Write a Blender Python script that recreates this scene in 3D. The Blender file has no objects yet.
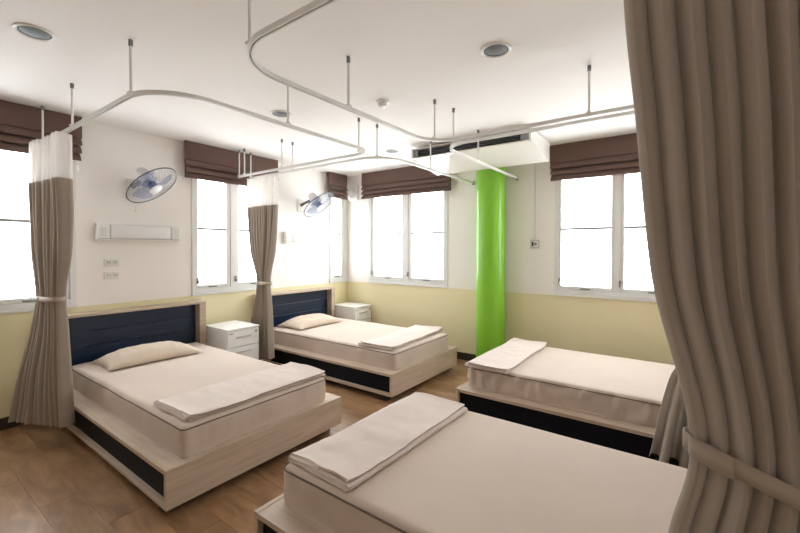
import bpy, bmesh, math, random
from mathutils import Vector, Matrix, noise

scene = bpy.context.scene
COL = scene.collection
random.seed(7)
PI = math.pi

# ------------------------------------------------------------------ camera
# calibrated from the room's own lines; metres, room corner at (0,0,0)
CAM = Vector((-4.6357, -4.3918, 1.444))
yaw, pitch, roll = math.radians(35.843), math.radians(-0.733), math.radians(0.086)
fw = Vector((math.cos(yaw)*math.cos(pitch), math.sin(yaw)*math.cos(pitch), math.sin(pitch)))
rt = Vector((math.sin(yaw), -math.cos(yaw), 0))
up = rt.cross(fw)
rt, up = math.cos(roll)*rt+math.sin(roll)*up, -math.sin(roll)*rt+math.cos(roll)*up
cd = bpy.data.cameras.new('camera')
cam = bpy.data.objects.new('camera', cd)
COL.objects.link(cam)
M4 = Matrix((rt, up, -fw)).transposed().to_4x4()
M4.translation = CAM
cam.matrix_world = M4
cd.sensor_width = 36
cd.lens = 392.8/800*36
cd.shift_y = -(266.5-254.22)/800
cd.clip_start = 0.02
scene.camera = cam

# ------------------------------------------------------------------ light: overcast daylight through the windows
world = bpy.data.worlds.new('daylight')
scene.world = world
world.use_nodes = True
wn = world.node_tree.nodes
wn['Background'].inputs['Color'].default_value = (0.92, 0.96, 1.0, 1)
wn['Background'].inputs['Strength'].default_value = 14.2
vs = scene.view_settings
vs.view_transform = 'Standard'
vs.look = 'None'
vs.gamma = 1
vs.use_curve_mapping = False
vs.exposure = 0.0
scene.cycles.max_bounces = 14
scene.cycles.diffuse_bounces = 8
scene.cycles.transparent_max_bounces = 24

H = 2.6            # ceiling
XL, YF = -7.2, -5.05   # far sides of the room, beside and behind the camera
# openings: (lo, hi, sill, head)
WIN_A = [(-4.56, -3.49, 0.955, 2.42), (-2.475, -1.43, 0.955, 2.42), (-0.40, -0.02, 0.955, 2.42)]
WIN_B = [(-1.835, -0.46, 0.955, 2.42), (-4.50, -3.205, 0.955, 2.42)]

def portal(name, loc, rot, sx, sy):
    l = bpy.data.lights.new(name, 'AREA')
    l.shape = 'RECTANGLE'; l.size = sx; l.size_y = sy
    l.cycles.is_portal = True
    o = bpy.data.objects.new(name, l); COL.objects.link(o)
    o.location = loc; o.rotation_euler = rot
for (a, b, c, d) in WIN_A:
    portal('window_portal', ((a+b)/2, 0.19, (c+d)/2), (PI/2*-1, 0, 0), b-a, d-c)
for (a, b, c, d) in WIN_B:
    portal('window_portal', (0.19, (a+b)/2, (c+d)/2), (PI/2*-1, 0, -PI/2), b-a, d-c)

# ------------------------------------------------------------------ materials
def lin(c):
    return tuple((x/255/12.92 if x/255 <= .04045 else ((x/255+.055)/1.055)**2.4) for x in c)

class MT:
    def __init__(s, name):
        s.m = bpy.data.materials.new(name); s.m.use_nodes = True
        s.nt = s.m.node_tree; s.n = s.nt.nodes; s.b = s.n['Principled BSDF']; s.out = s.n['Material Output']
    def link(s, a, b): s.nt.links.new(a, b)
    def add(s, t, **kw):
        x = s.n.new(t)
        for k, v in kw.items(): setattr(x, k, v)
        return x

def plain(name, col, rough=.5, metal=0, spec=.5, var=.0, vscale=8, bump=0, bscale=60, coat=0, translucent=0, stretch=(1, 1, 1)):
    t = MT(name); c = lin(col)
    t.b.inputs['Base Color'].default_value = (*c, 1)
    t.b.inputs['Roughness'].default_value = rough
    t.b.inputs['Metallic'].default_value = metal
    t.b.inputs['Specular IOR Level'].default_value = spec
    t.b.inputs['Coat Weight'].default_value = coat
    tc = t.add('ShaderNodeTexCoord'); mp = t.add('ShaderNodeMapping')
    mp.inputs['Scale'].default_value = stretch
    t.link(tc.outputs['Object'], mp.inputs['Vector'])
    if var:
        nz = t.add('ShaderNodeTexNoise'); nz.inputs['Scale'].default_value = vscale; nz.inputs['Detail'].default_value = 5
        t.link(mp.outputs['Vector'], nz.inputs['Vector'])
        mx = t.add('ShaderNodeMix', data_type='RGBA')
        mx.inputs['A'].default_value = (*[x*(1-var) for x in c], 1)
        mx.inputs['B'].default_value = (*[min(1, x*(1+var)) for x in c], 1)
        t.link(nz.outputs['Fac'], mx.inputs['Factor'])
        t.link(mx.outputs['Result'], t.b.inputs['Base Color'])
    if bump:
        nb = t.add('ShaderNodeTexNoise'); nb.inputs['Scale'].default_value = bscale; nb.inputs['Detail'].default_value = 4
        t.link(mp.outputs['Vector'], nb.inputs['Vector'])
        bp = t.add('ShaderNodeBump'); bp.inputs['Strength'].default_value = bump; bp.inputs['Distance'].default_value = .01
        t.link(nb.outputs['Fac'], bp.inputs['Height']); t.link(bp.outputs['Normal'], t.b.inputs['Normal'])
    if translucent:
        tr = t.add('ShaderNodeBsdfTranslucent'); tr.inputs['Color'].default_value = (*c, 1)
        ms = t.add('ShaderNodeMixShader'); ms.inputs['Fac'].default_value = translucent
        t.link(t.b.outputs[0], ms.inputs[1]); t.link(tr.outputs[0], ms.inputs[2]); t.link(ms.outputs[0], t.out.inputs['Surface'])
    return t.m

def wall_paint():
    t = MT('wall_paint_white_over_yellow')
    g = t.add('ShaderNodeNewGeometry'); sp = t.add('ShaderNodeSeparateXYZ')
    t.link(g.outputs['Position'], sp.inputs[0])
    gt = t.add('ShaderNodeMath', operation='GREATER_THAN'); gt.inputs[1].default_value = .925
    t.link(sp.outputs['Z'], gt.inputs[0])
    mx = t.add('ShaderNodeMix', data_type='RGBA')
    mx.inputs['A'].default_value = (*lin((232, 222, 182)), 1)
    mx.inputs['B'].default_value = (*lin((244, 239, 234)), 1)
    t.link(gt.outputs[0], mx.inputs['Factor']); t.link(mx.outputs['Result'], t.b.inputs['Base Color'])
    t.b.inputs['Roughness'].default_value = .45
    nb = t.add('ShaderNodeTexNoise'); nb.inputs['Scale'].default_value = 90
    t.link(g.outputs['Position'], nb.inputs['Vector'])
    bp = t.add('ShaderNodeBump'); bp.inputs['Strength'].default_value = .05; bp.inputs['Distance'].default_value = .01
    t.link(nb.outputs['Fac'], bp.inputs['Height']); t.link(bp.outputs['Normal'], t.b.inputs['Normal'])
    return t.m

def wood(name, c1, c2, axis='X', rough=.45, scale=1.0, perobj=0.0):
    """straight laminate grain running along one axis"""
    t = MT(name)
    g = t.add('ShaderNodeTexCoord'); mp = t.add('ShaderNodeMapping')
    st = {'X': (.9, 14, 14), 'Y': (14, .9, 14), 'Z': (14, 14, .9)}[axis]
    mp.inputs['Scale'].default_value = [x*scale for x in st]
    t.link(g.outputs['Object'], mp.inputs['Vector'])
    nz = t.add('ShaderNodeTexNoise'); nz.inputs['Scale'].default_value = 3; nz.inputs['Detail'].default_value = 7; nz.inputs['Distortion'].default_value = .6
    t.link(mp.outputs['Vector'], nz.inputs['Vector'])
    cr = t.add('ShaderNodeValToRGB')
    cr.color_ramp.elements[0].position = .34; cr.color_ramp.elements[0].color = (*lin(c2), 1)
    cr.color_ramp.elements[1].position = .62; cr.color_ramp.elements[1].color = (*lin(c1), 1)
    t.link(nz.outputs['Fac'], cr.inputs['Fac']); t.link(cr.outputs['Color'], t.b.inputs['Base Color'])
    t.b.inputs['Roughness'].default_value = rough
    return t.m

def floor_wood():
    t = MT('vinyl_plank')
    g = t.add('ShaderNodeNewGeometry'); oi = t.add('ShaderNodeObjectInfo')
    off = t.add('ShaderNodeVectorMath', operation='SCALE'); off.inputs['Scale'].default_value = 37
    cb = t.add('ShaderNodeCombineXYZ')
    for k in range(3): t.link(oi.outputs['Random'], cb.inputs[k])
    t.link(cb.outputs[0], off.inputs[0])
    ad = t.add('ShaderNodeVectorMath', operation='ADD')
    t.link(g.outputs['Position'], ad.inputs[0]); t.link(off.outputs[0], ad.inputs[1])
    mp = t.add('ShaderNodeMapping'); mp.inputs['Scale'].default_value = (9, 2.2, 1)
    t.link(ad.outputs[0], mp.inputs['Vector'])
    nz = t.add('ShaderNodeTexNoise'); nz.inputs['Scale'].default_value = 1.6; nz.inputs['Detail'].default_value = 9; nz.inputs['Distortion'].default_value = .5; nz.inputs['Roughness'].default_value = .62
    t.link(mp.outputs['Vector'], nz.inputs['Vector'])
    cr = t.add('ShaderNodeValToRGB')
    e = cr.color_ramp.elements
    e[0].position = .28; e[0].color = (*lin((124, 92, 66)), 1)
    e[1].position = .72; e[1].color = (*lin((176, 141, 106)), 1)
    m = e.new(.5); m.color = (*lin((152, 117, 84)), 1)
    t.link(nz.outputs['Fac'], cr.inputs['Fac'])
    hs = t.add('ShaderNodeHueSaturation')
    mr = t.add('ShaderNodeMapRange'); mr.inputs['To Min'].default_value = .86; mr.inputs['To Max'].default_value = 1.1
    t.link(oi.outputs['Random'], mr.inputs['Value']); t.link(mr.outputs[0], hs.inputs['Value'])
    t.link(cr.outputs['Color'], hs.inputs['Color']); t.link(hs.outputs['Color'], t.b.inputs['Base Color'])
    t.b.inputs['Roughness'].default_value = .30
    bp = t.add('ShaderNodeBump'); bp.inputs['Strength'].default_value = .12; bp.inputs['Distance'].default_value = .005
    t.link(nz.outputs['Fac'], bp.inputs['Height']); t.link(bp.outputs['Normal'], t.b.inputs['Normal'])
    return t.m

def fabric(name, col, weave=900, bump=.25, var=.05, translucent=0, crease=0.0, rough=.85):
    """woven cloth: fine weave relief and soft broad creases"""
    t = MT(name); c = lin(col)
    tc = t.add('ShaderNodeTexCoord')
    nz = t.add('ShaderNodeTexNoise'); nz.inputs['Scale'].default_value = 5; nz.inputs['Detail'].default_value = 6
    t.link(tc.outputs['Object'], nz.inputs['Vector'])
    mx = t.add('ShaderNodeMix', data_type='RGBA')
    mx.inputs['A'].default_value = (*[x*(1-var) for x in c], 1); mx.inputs['B'].default_value = (*[min(1, x*(1+var)) for x in c], 1)
    t.link(nz.outputs['Fac'], mx.inputs['Factor']); t.link(mx.outputs['Result'], t.b.inputs['Base Color'])
    t.b.inputs['Roughness'].default_value = rough
    t.b.inputs['Specular IOR Level'].default_value = .25
    t.b.inputs['Sheen Weight'].default_value = .15
    wv = t.add('ShaderNodeTexNoise'); wv.inputs['Scale'].default_value = weave; wv.inputs['Detail'].default_value = 1
    t.link(tc.outputs['Object'], wv.inputs['Vector'])
    bp = t.add('ShaderNodeBump'); bp.inputs['Strength'].default_value = bump; bp.inputs['Distance'].default_value = .002
    t.link(wv.outputs['Fac'], bp.inputs['Height'])
    last = bp
    if crease:
        mp = t.add('ShaderNodeMapping'); mp.inputs['Scale'].default_value = (.8, 3.2, 2); mp.inputs['Rotation'].default_value = (0, 0, .3)
        t.link(tc.outputs['Object'], mp.inputs['Vector'])
        cn = t.add('ShaderNodeTexNoise'); cn.inputs['Scale'].default_value = 2.6; cn.inputs['Detail'].default_value = 2; cn.inputs['Distortion'].default_value = .25
        t.link(mp.outputs['Vector'], cn.inputs['Vector'])
        b2 = t.add('ShaderNodeBump'); b2.inputs['Strength'].default_value = crease; b2.inputs['Distance'].default_value = .02
        t.link(cn.outputs['Fac'], b2.inputs['Height']); t.link(bp.outputs['Normal'], b2.inputs['Normal'])
        last = b2
    t.link(last.outputs['Normal'], t.b.inputs['Normal'])
    if translucent:
        tr = t.add('ShaderNodeBsdfTranslucent'); t.link(mx.outputs['Result'], tr.inputs['Color'])
        ms = t.add('ShaderNodeMixShader'); ms.inputs['Fac'].default_value = translucent
        t.link(t.b.outputs[0], ms.inputs[1]); t.link(tr.outputs[0], ms.inputs[2]); t.link(ms.outputs[0], t.out.inputs['Surface'])
    return t.m

def net_cloth():
    t = MT('net_cloth')
    t.b.inputs['Base Color'].default_value = (*lin((238, 234, 230)), 1); t.b.inputs['Roughness'].default_value = .8
    tr = t.add('ShaderNodeBsdfTranslucent'); tr.inputs['Color'].default_value = (*lin((236, 231, 226)), 1)
    ms = t.add('ShaderNodeMixShader'); ms.inputs['Fac'].default_value = .5
    t.link(t.b.outputs[0], ms.inputs[1]); t.link(tr.outputs[0], ms.inputs[2])
    tp = t.add('ShaderNodeBsdfTransparent'); m2 = t.add('ShaderNodeMixShader'); m2.inputs['Fac'].default_value = .38
    t.link(ms.outputs[0], m2.inputs[1]); t.link(tp.outputs[0], m2.inputs[2]); t.link(m2.outputs[0], t.out.inputs['Surface'])
    return t.m

def clear(name, tint, gloss=.08, rough=.03, diffuse=0, dcol=(200, 200, 210)):
    """thin clear sheet: transparent with a little mirror"""
    t = MT(name)
    tp = t.add('ShaderNodeBsdfTransparent'); tp.inputs['Color'].default_value = (*tint, 1)
    gl = t.add('ShaderNodeBsdfGlossy'); gl.inputs['Roughness'].default_value = rough
    ms = t.add('ShaderNodeMixShader'); ms.inputs['Fac'].default_value = gloss
    t.link(tp.outputs[0], ms.inputs[1]); t.link(gl.outputs[0], ms.inputs[2])
    last = ms
    if diffuse:
        df = t.add('ShaderNodeBsdfDiffuse'); df.inputs['Color'].default_value = (*lin(dcol), 1)
        m2 = t.add('ShaderNodeMixShader'); m2.inputs['Fac'].default_value = diffuse
        t.link(ms.outputs[0], m2.inputs[1]); t.link(df.outputs[0], m2.inputs[2]); last = m2
    t.link(last.outputs[0], t.out.inputs['Surface'])
    return t.m

MAT = dict(
    wall=wall_paint(),
    ceiling=plain('ceiling_paint', (246, 242, 239), .8, bump=.03, bscale=60),
    plank=floor_wood(),
    floor_base=plain('floor_joint', (96, 72, 52), .8),
    base=plain('baseboard_dark', (48, 38, 34), .45, var=.15, vscale=20),
    wood=wood('pale_laminate', (201, 182, 163), (184, 164, 144), 'X'),
    wood_y=wood('pale_laminate_long', (201, 182, 163), (184, 164, 144), 'Y'),
    navy=wood('navy_laminate', (25, 43, 70), (18, 32, 54), 'X', rough=.3),
    black=plain('black_board', (14, 16, 24), .6, spec=.2, var=.1),
    leg=plain('black_plastic', (20, 20, 22), .5),
    sheet=fabric('beige_sheet', (205, 188, 174), crease=.28, bump=.12),
    blanket=fabric('beige_blanket', (216, 201, 192), crease=.35, bump=.12),
    pillow=fabric('beige_pillowcase', (208, 190, 172), crease=.3, bump=.2),
    piping=plain('piping', (112, 96, 84), .7),
    curtain=fabric('taupe_curtain', (166, 153, 140), weave=700, bump=.3, translucent=.2),
    belt=fabric('taupe_belt', (176, 161, 147), weave=700, bump=.3),
    net=net_cloth(),
    blind=fabric('brown_blind', (112, 88, 79), weave=500, bump=.35, translucent=.10),
    alu=plain('white_aluminium', (228, 226, 222), .35, metal=.0, spec=.5),
    cap=plain('grey_cap', (120, 122, 122), .4, metal=.3),
    frame=plain('white_window_frame', (226, 226, 224), .35),
    latch=plain('grey_latch', (140, 140, 138), .35, metal=.6),
    bar=plain('glazing_bar', (150, 150, 150), .4, metal=.3),
    glass=clear('window_glass', (.97, .98, .98), .06),
    green=plain('green_gloss_paint', (134, 198, 54), .28),
    white=plain('white_plastic', (236, 234, 230), .3),
    ac_shell=plain('glossy_white_shell', (238, 234, 228), .16),
    offwhite=plain('cream_plastic', (228, 224, 214), .35),
    steel=plain('white_powder_steel', (232, 230, 226), .35),
    pull=plain('light_grey_pull', (196, 194, 190), .35),
    dark=plain('dark_recess', (28, 30, 36), .35),
    vane=plain('dark_vane', (52, 58, 70), .3),
    grey=plain('grey_plastic', (132, 134, 138), .4),
    diffuser=plain('milky_diffuser', (234, 232, 232), .25, coat=.2),
    hole=plain('socket_hole', (60, 58, 56), .6),
    wire=plain('guard_wire', (164, 168, 178), .3, metal=.4),
    rim=plain('guard_rim', (70, 74, 84), .3, metal=.3),
    blade=clear('blue_blade', (.70, .76, .92), .10, .12, diffuse=.24, dcol=(110, 120, 165)),
    hub=plain('blue_hub', (70, 86, 140), .3),
    badge=plain('white_badge', (236, 236, 238), .3),
    motor=plain('grey_motor', (196, 194, 192), .35),
    green_bit=plain('dark_grey_joint', (88, 92, 88), .4),
    lens=plain('downlight_lens', (128, 134, 138), .6),
    reflector=plain('downlight_reflector', (84, 92, 98), .6),
    logo=plain('small_print', (96, 96, 100), .5),
)

# ------------------------------------------------------------------ mesh helpers
def obj(name, bm, mat, parent=None, smooth=False):
    me = bpy.data.meshes.new(name)
    bmesh.ops.recalc_face_normals(bm, faces=bm.faces)
    bm.to_mesh(me); bm.free()
    if smooth:
        me.polygons.foreach_set('use_smooth', [True]*len(me.polygons))
        if smooth != 'all': me.set_sharp_from_angle(angle=math.radians(40))
    me.materials.append(MAT[mat])
    o = bpy.data.objects.new(name, me); COL.objects.link(o)
    if parent: o.parent = parent
    return o
def tag(o, label=None, cat=None, group=None, kind=None):
    if label: o['label'] = label
    if cat: o['category'] = cat
    if group: o['group'] = group
    if kind: o['kind'] = kind
    return o
def thing(name, label, cat, loc=(0, 0, 0), rz=0, group=None, kind=None):
    o = bpy.data.objects.new(name, None); COL.objects.link(o)
    o.empty_display_size = .1
    o.location = loc; o.rotation_euler = (0, 0, rz)
    return tag(o, label, cat, group, kind)
def copy_tree(o, parent=None):
    c = o.copy(); COL.objects.link(c); c.parent = parent
    for ch in o.children: copy_tree(ch, c)
    return c

def box(bm, x0, x1, y0, y1, z0, z1, bev=0, seg=2):
    r = bmesh.ops.create_cube(bm, size=1)
    for v in r['verts']:
        v.co = Vector(((x0+x1)/2+v.co.x*(x1-x0), (y0+y1)/2+v.co.y*(y1-y0), (z0+z1)/2+v.co.z*(z1-z0)))
    if bev:
        es = list({e for v in r['verts'] for e in v.link_edges})
        bmesh.ops.bevel(bm, geom=es, offset=bev, segments=seg, affect='EDGES', profile=.5)
    return bm
def B(*a, **k):
    return box(bmesh.new(), *a, **k)
def cyl(bm, p0, p1, r0, r1=None, n=16, caps=True):
    p0, p1 = Vector(p0), Vector(p1); r1 = r0 if r1 is None else r1
    d = (p1-p0).normalized(); a = d.orthogonal().normalized(); b = d.cross(a)
    A = [bm.verts.new(p0+r0*(math.cos(2*PI*i/n)*a+math.sin(2*PI*i/n)*b)) for i in range(n)]
    Bv = [bm.verts.new(p1+r1*(math.cos(2*PI*i/n)*a+math.sin(2*PI*i/n)*b)) for i in range(n)]
    for i in range(n): bm.faces.new((A[i], A[(i+1) % n], Bv[(i+1) % n], Bv[i]))
    if caps: bm.faces.new(A[::-1]); bm.faces.new(Bv)
    return bm
def lathe(bm, prof, n=32, axis=None):
    """prof: list of (r, z); revolved about local z"""
    rings = []
    for r, z in prof:
        if r < 1e-6: rings.append([bm.verts.new((0, 0, z))])
        else: rings.append([bm.verts.new((r*math.cos(2*PI*i/n), r*math.sin(2*PI*i/n), z)) for i in range(n)])
    for A, C in zip(rings, rings[1:]):
        for i in range(n):
            j = (i+1) % n
            if len(A) == 1 and len(C) == 1: continue
            if len(A) == 1: bm.faces.new((A[0], C[i], C[j]))
            elif len(C) == 1: bm.faces.new((A[i], A[j], C[0]))
            else: bm.faces.new((A[i], A[j], C[j], C[i]))
    return bm
def sweep(bm, path, prof, closed=False):
    """closed profile (side, up) carried along a horizontal-ish path"""
    n = len(path); rings = []
    for i, p in enumerate(path):
        p = Vector(p)
        a = Vector(path[(i-1) % n] if closed else path[max(i-1, 0)]); c = Vector(path[(i+1) % n] if closed else path[min(i+1, n-1)])
        d = (c-a); d.z = 0; d.normalize()
        s = Vector((d.y, -d.x, 0))
        rings.append([bm.verts.new(p+s*u+Vector((0, 0, w))) for u, w in prof])
    m = len(prof)
    for i in range(n if closed else n-1):
        A, C = rings[i], rings[(i+1) % n]
        for k in range(m): bm.faces.new((A[k], A[(k+1) % m], C[(k+1) % m], C[k]))
    if not closed:
        bm.faces.new(rings[0][::-1]); bm.faces.new(rings[-1])
    return bm
def extrude_y(bm, prof, y0, y1):
    """polygon of (x,z) extruded along y"""
    A = [bm.verts.new((x, y0, z)) for x, z in prof]; C = [bm.verts.new((x, y1, z)) for x, z in prof]
    m = len(prof)
    for k in range(m): bm.faces.new((A[k], A[(k+1) % m], C[(k+1) % m], C[k]))
    f1 = bm.faces.new(A[::-1]); f2 = bm.faces.new(C)
    bmesh.ops.triangulate(bm, faces=[f1, f2])
    return bm
def ring_tube(bm, R, z, r, n=40, m=6):
    vs_ = []
    for i in range(n):
        a = 2*PI*i/n
        vs_.append([bm.verts.new(((R+r*math.cos(2*PI*k/m))*math.cos(a), (R+r*math.cos(2*PI*k/m))*math.sin(a), z+r*math.sin(2*PI*k/m))) for k in range(m)])
    for i in range(n):
        for k in range(m):
            bm.faces.new((vs_[i][k], vs_[(i+1) % n][k], vs_[(i+1) % n][(k+1) % m], vs_[i][(k+1) % m]))
def polyline_tube(bm, pts, r, m=6):
    for a, b in zip(pts, pts[1:]): cyl(bm, a, b, r, r, m)
def rgrid(bm, dx, dy, dz, r, nx, ny, nz, disp=None, flat=False):
    """rounded, finely divided box centred at the origin; disp(p, n) -> offset vector"""
    hx, hy, hz = dx/2, dy/2, dz/2
    cache = {}
    def axis(h, n):
        c = [-h, -h+r*.3, -h+r*.65]+[-h+r+(2*h-2*r)*i/n for i in range(n+1)]+[h-r*.65, h-r*.3, h]
        return c
    ax, ay, az = axis(hx, nx), axis(hy, ny), axis(hz, nz)
    def V(i, j, k):
        key = (i, j, k)
        if key not in cache:
            p = Vector((ax[i], ay[j], az[k]))
            q = Vector((max(-hx+r, min(hx-r, p.x)), max(-hy+r, min(hy-r, p.y)), max(-hz+r, min(hz-r, p.z))))
            d = p-q
            n = d.normalized() if d.length > 1e-9 else Vector((0, 0, 1))
            p0 = p; p = q+n*r
            if flat and p0.z < 0 and (n.x or n.y) and k < 4:
                hn = Vector((n.x, n.y, 0)).normalized(); p = Vector((q.x+hn.x*r, q.y+hn.y*r, p0.z)); n = hn if k else (hn+Vector((0, 0, -1))).normalized()
            if disp: p = p+disp(p, n)
            cache[key] = bm.verts.new(p)
        return cache[key]
    I, J, K = len(ax)-1, len(ay)-1, len(az)-1
    for k in (0, K):
        for i in range(I):
            for j in range(J): bm.faces.new((V(i, j, k), V(i+1, j, k), V(i+1, j+1, k), V(i, j+1, k)))
    for j in (0, J):
        for i in range(I):
            for k in range(K): bm.faces.new((V(i, j, k), V(i+1, j, k), V(i+1, j, k+1), V(i, j, k+1)))
    for i in (0, I):
        for j in range(J):
            for k in range(K): bm.faces.new((V(i, j, k), V(i, j+1, k), V(i, j+1, k+1), V(i, j, k+1)))
    return bm
def nz(x, y, z): return noise.noise(Vector((x, y, z)))

# ------------------------------------------------------------------ the room
T = .2
def wall(name, axis, inner, outer, lo, hi, holes):
    bm = bmesh.new()
    us = sorted({lo, hi, *[h[0] for h in holes], *[h[1] for h in holes]})
    zs = sorted({0, H, *[h[2] for h in holes], *[h[3] for h in holes]})
    a0, a1 = sorted((inner, outer))
    for u0, u1 in zip(us, us[1:]):
        hs = [h for h in holes if h[0] <= u0+1e-6 and h[1] >= u1-1e-6]
        segs = [(0, H)] if not hs else [(0, hs[0][2]), (hs[0][3], H)]
        for z0, z1 in segs:
            if axis == 'x': box(bm, u0, u1, a0, a1, z0, z1)
            else: box(bm, a0, a1, u0, u1, z0, z1)
    o = obj(name, bm, 'wall'); o['kind'] = 'structure'
    return o
wall('wall_back', 'x', 0, T, XL-T, T, WIN_A)
wall('wall_right', 'y', 0, T, YF-T, 0, WIN_B)
wall('wall_front', 'x', YF, YF-T, XL-T, 0, [])
wall('wall_left', 'y', XL, XL-T, YF, 0, [])
c = obj('ceiling', B(XL-T, T, YF-T, T, H, H+.15), 'ceiling'); c['kind'] = 'structure'
fl = obj('floor', B(XL-T, T, YF-T, T, -.12, -.008), 'floor_base'); fl['kind'] = 'structure'
# vinyl planks, laid along the length of the beds
PW, PL = .182, 1.22
pm = B(-PW/2+.0007, PW/2-.0007, -.5, .5, -.008, 0)
proto_plank = None
x = -PW*.28; row = 0
while x > XL:
    x0 = x
    w = PW
    y = 0 + PL*((row*.37) % 1.0)
    while y > YF:
        ya, yb = min(0, y), max(YF, y-PL)
        if ya-yb > .02:
            if proto_plank is None:
                proto_plank = obj('plank', pm, 'plank', fl); o = proto_plank
            else:
                o = proto_plank.copy(); COL.objects.link(o)
            o.location = (x0-w/2, (ya+yb)/2, 0); o.scale = (1, ya-yb-.0024, 1)
        y -= PL
    x -= PW; row += 1
o = proto_plank.copy(); COL.objects.link(o); o.location = (-PW*.14, YF/2, 0); o.scale = (.26, -YF, 1)
# dark baseboards
for nm, a in (('baseboard_back', (XL, -.014, -.014, 0, 0, .095)), ('baseboard_right', (-.014, 0, YF, 0, 0, .095)),
              ('baseboard_front', (XL, -.014, YF, YF+.014, 0, .095)), ('baseboard_left', (XL, XL+.014, YF+.014, -.014, 0, .095))):
    o = obj(nm, B(*a, bev=.003), 'base'); o['kind'] = 'structure'

# ------------------------------------------------------------------ windows
WN = [0]
def window(axis, hole, panes, inward, flip=1, single=False):
    """casement window; local u along the wall, v out of the room; panes: list of (u0,u1) glass ranges"""
    WN[0] += 1
    u0, u1, z0, z1 = hole
    if axis == 'A': loc, rz, f = (0, 0, 0), 0, lambda u: u
    elif axis == 'B': loc, rz, f = (0, 0, 0), -PI/2, lambda u: -u
    else: loc, rz, f = (XL, 0, 0), PI/2, lambda u: u
    a, b = sorted((f(u0), f(u1)))
    w = thing('window_%d' % WN[0], None, None, loc, rz, kind='structure')
    bm = bmesh.new(); e = .045
    box(bm, a, a+e, -.012, .07, z0, z1, .003); box(bm, b-e, b, -.012, .07, z0, z1, .003)
    box(bm, a+e, b-e, -.012, .07, z0, z0+e, .003); box(bm, a+e, b-e, -.012, .07, z1-e, z1, .003)
    ps = sorted(tuple(sorted((f(p), f(q)))) for p, q in panes)
    for (p, q), (p2, q2) in zip(ps, ps[1:]):
        mid = (q+p2)/2
        box(bm, mid-.03, mid+.03, -.012, .07, z0+e, z1-e, .003)
    edges = [a+e]+[m for (p, q), (p2, q2) in zip(ps, ps[1:]) for m in ((q+p2)/2-.03, (q+p2)/2+.03)]+[b-e]
    for L_, R_ in zip(edges[::2], edges[1::2]):      # rebate added behind each sash to block daylight leaking round it
        box(bm, L_-.001, L_+.014, .047, .07, z0+e, z1-e); box(bm, R_-.014, R_+.001, .047, .07, z0+e, z1-e)
        box(bm, L_+.014, R_-.014, .047, .07, z0+e, z0+e+.014); box(bm, L_+.014, R_-.014, .047, .07, z1-e-.014, z1-e)
    obj('window_frame', bm, 'frame', w)
    # plaster-flush sill strip
    obj('window_sill', B(a-.005, b+.005, -.022, .0, z0-.03, z0-.001, bev=.004), 'frame', w)
    for i, (p, q) in enumerate(ps):
        s = .036; zb, zt = z0+e+.006, z1-e-.006
        bm = bmesh.new()
        P0, Q0, ZB, ZT = edges[2*i]+.002, edges[2*i+1]-.002, zb-.004, zt+.004
        box(bm, P0, p, -.004, .045, ZB, ZT, .004); box(bm, q, Q0, -.004, .045, ZB, ZT, .004)
        box(bm, p, q, -.004, .045, ZB, ZB+s, .004); box(bm, p, q, -.004, .045, ZT-s, ZT, .004)
        sa = obj('sash', bm, 'frame', w)
        zm = 1.672
        obj('pane', B(p-.004, q+.004, .018, .024, ZB+s-.004, zm-.008), 'glass', sa)
        obj('pane', B(p-.004, q+.004, .018, .024, zm+.008, ZT-s+.004), 'glass', sa)
        obj('glazing_bar', B(p, q, .006, .036, zm-.013, zm+.013, bev=.003), 'bar', sa)
        lx = P0+.012 if i == 0 or single else P0-.004
        bm = bmesh.new()
        box(bm, lx-.012, lx+.012, -.024, -.012, ZB+.05, ZB+.12, .003)
        box(bm, lx-.006, lx+.006, -.045, -.022, ZB+.055, ZB+.085, .003)
        obj('latch', bm, 'latch', sa)
        bm = bmesh.new(); mx = (p+q)/2
        box(bm, mx-.05, mx+.05, -.018, -.004, ZB+.006, ZB+.022, .003); box(bm, mx+.01, mx+.04, -.03, -.016, ZB+.008, ZB+.018, .002)
        obj('stay', bm, 'latch', sa)
    return w
window('A', WIN_A[0], [(-4.47, -4.16), (-4.01, -3.58)], 0)
window('A', WIN_A[1], [(-2.405, -2.07), (-1.91, -1.50)], 0)
window('A', WIN_A[2], [(-.345, -.145)], 0, single=True)
window('B', WIN_B[0], [(-.555, -1.085), (-1.245, -1.765)], 0)
window('B', WIN_B[1], [(-3.275, -3.775), (-3.895, -4.42)], 0)

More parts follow.
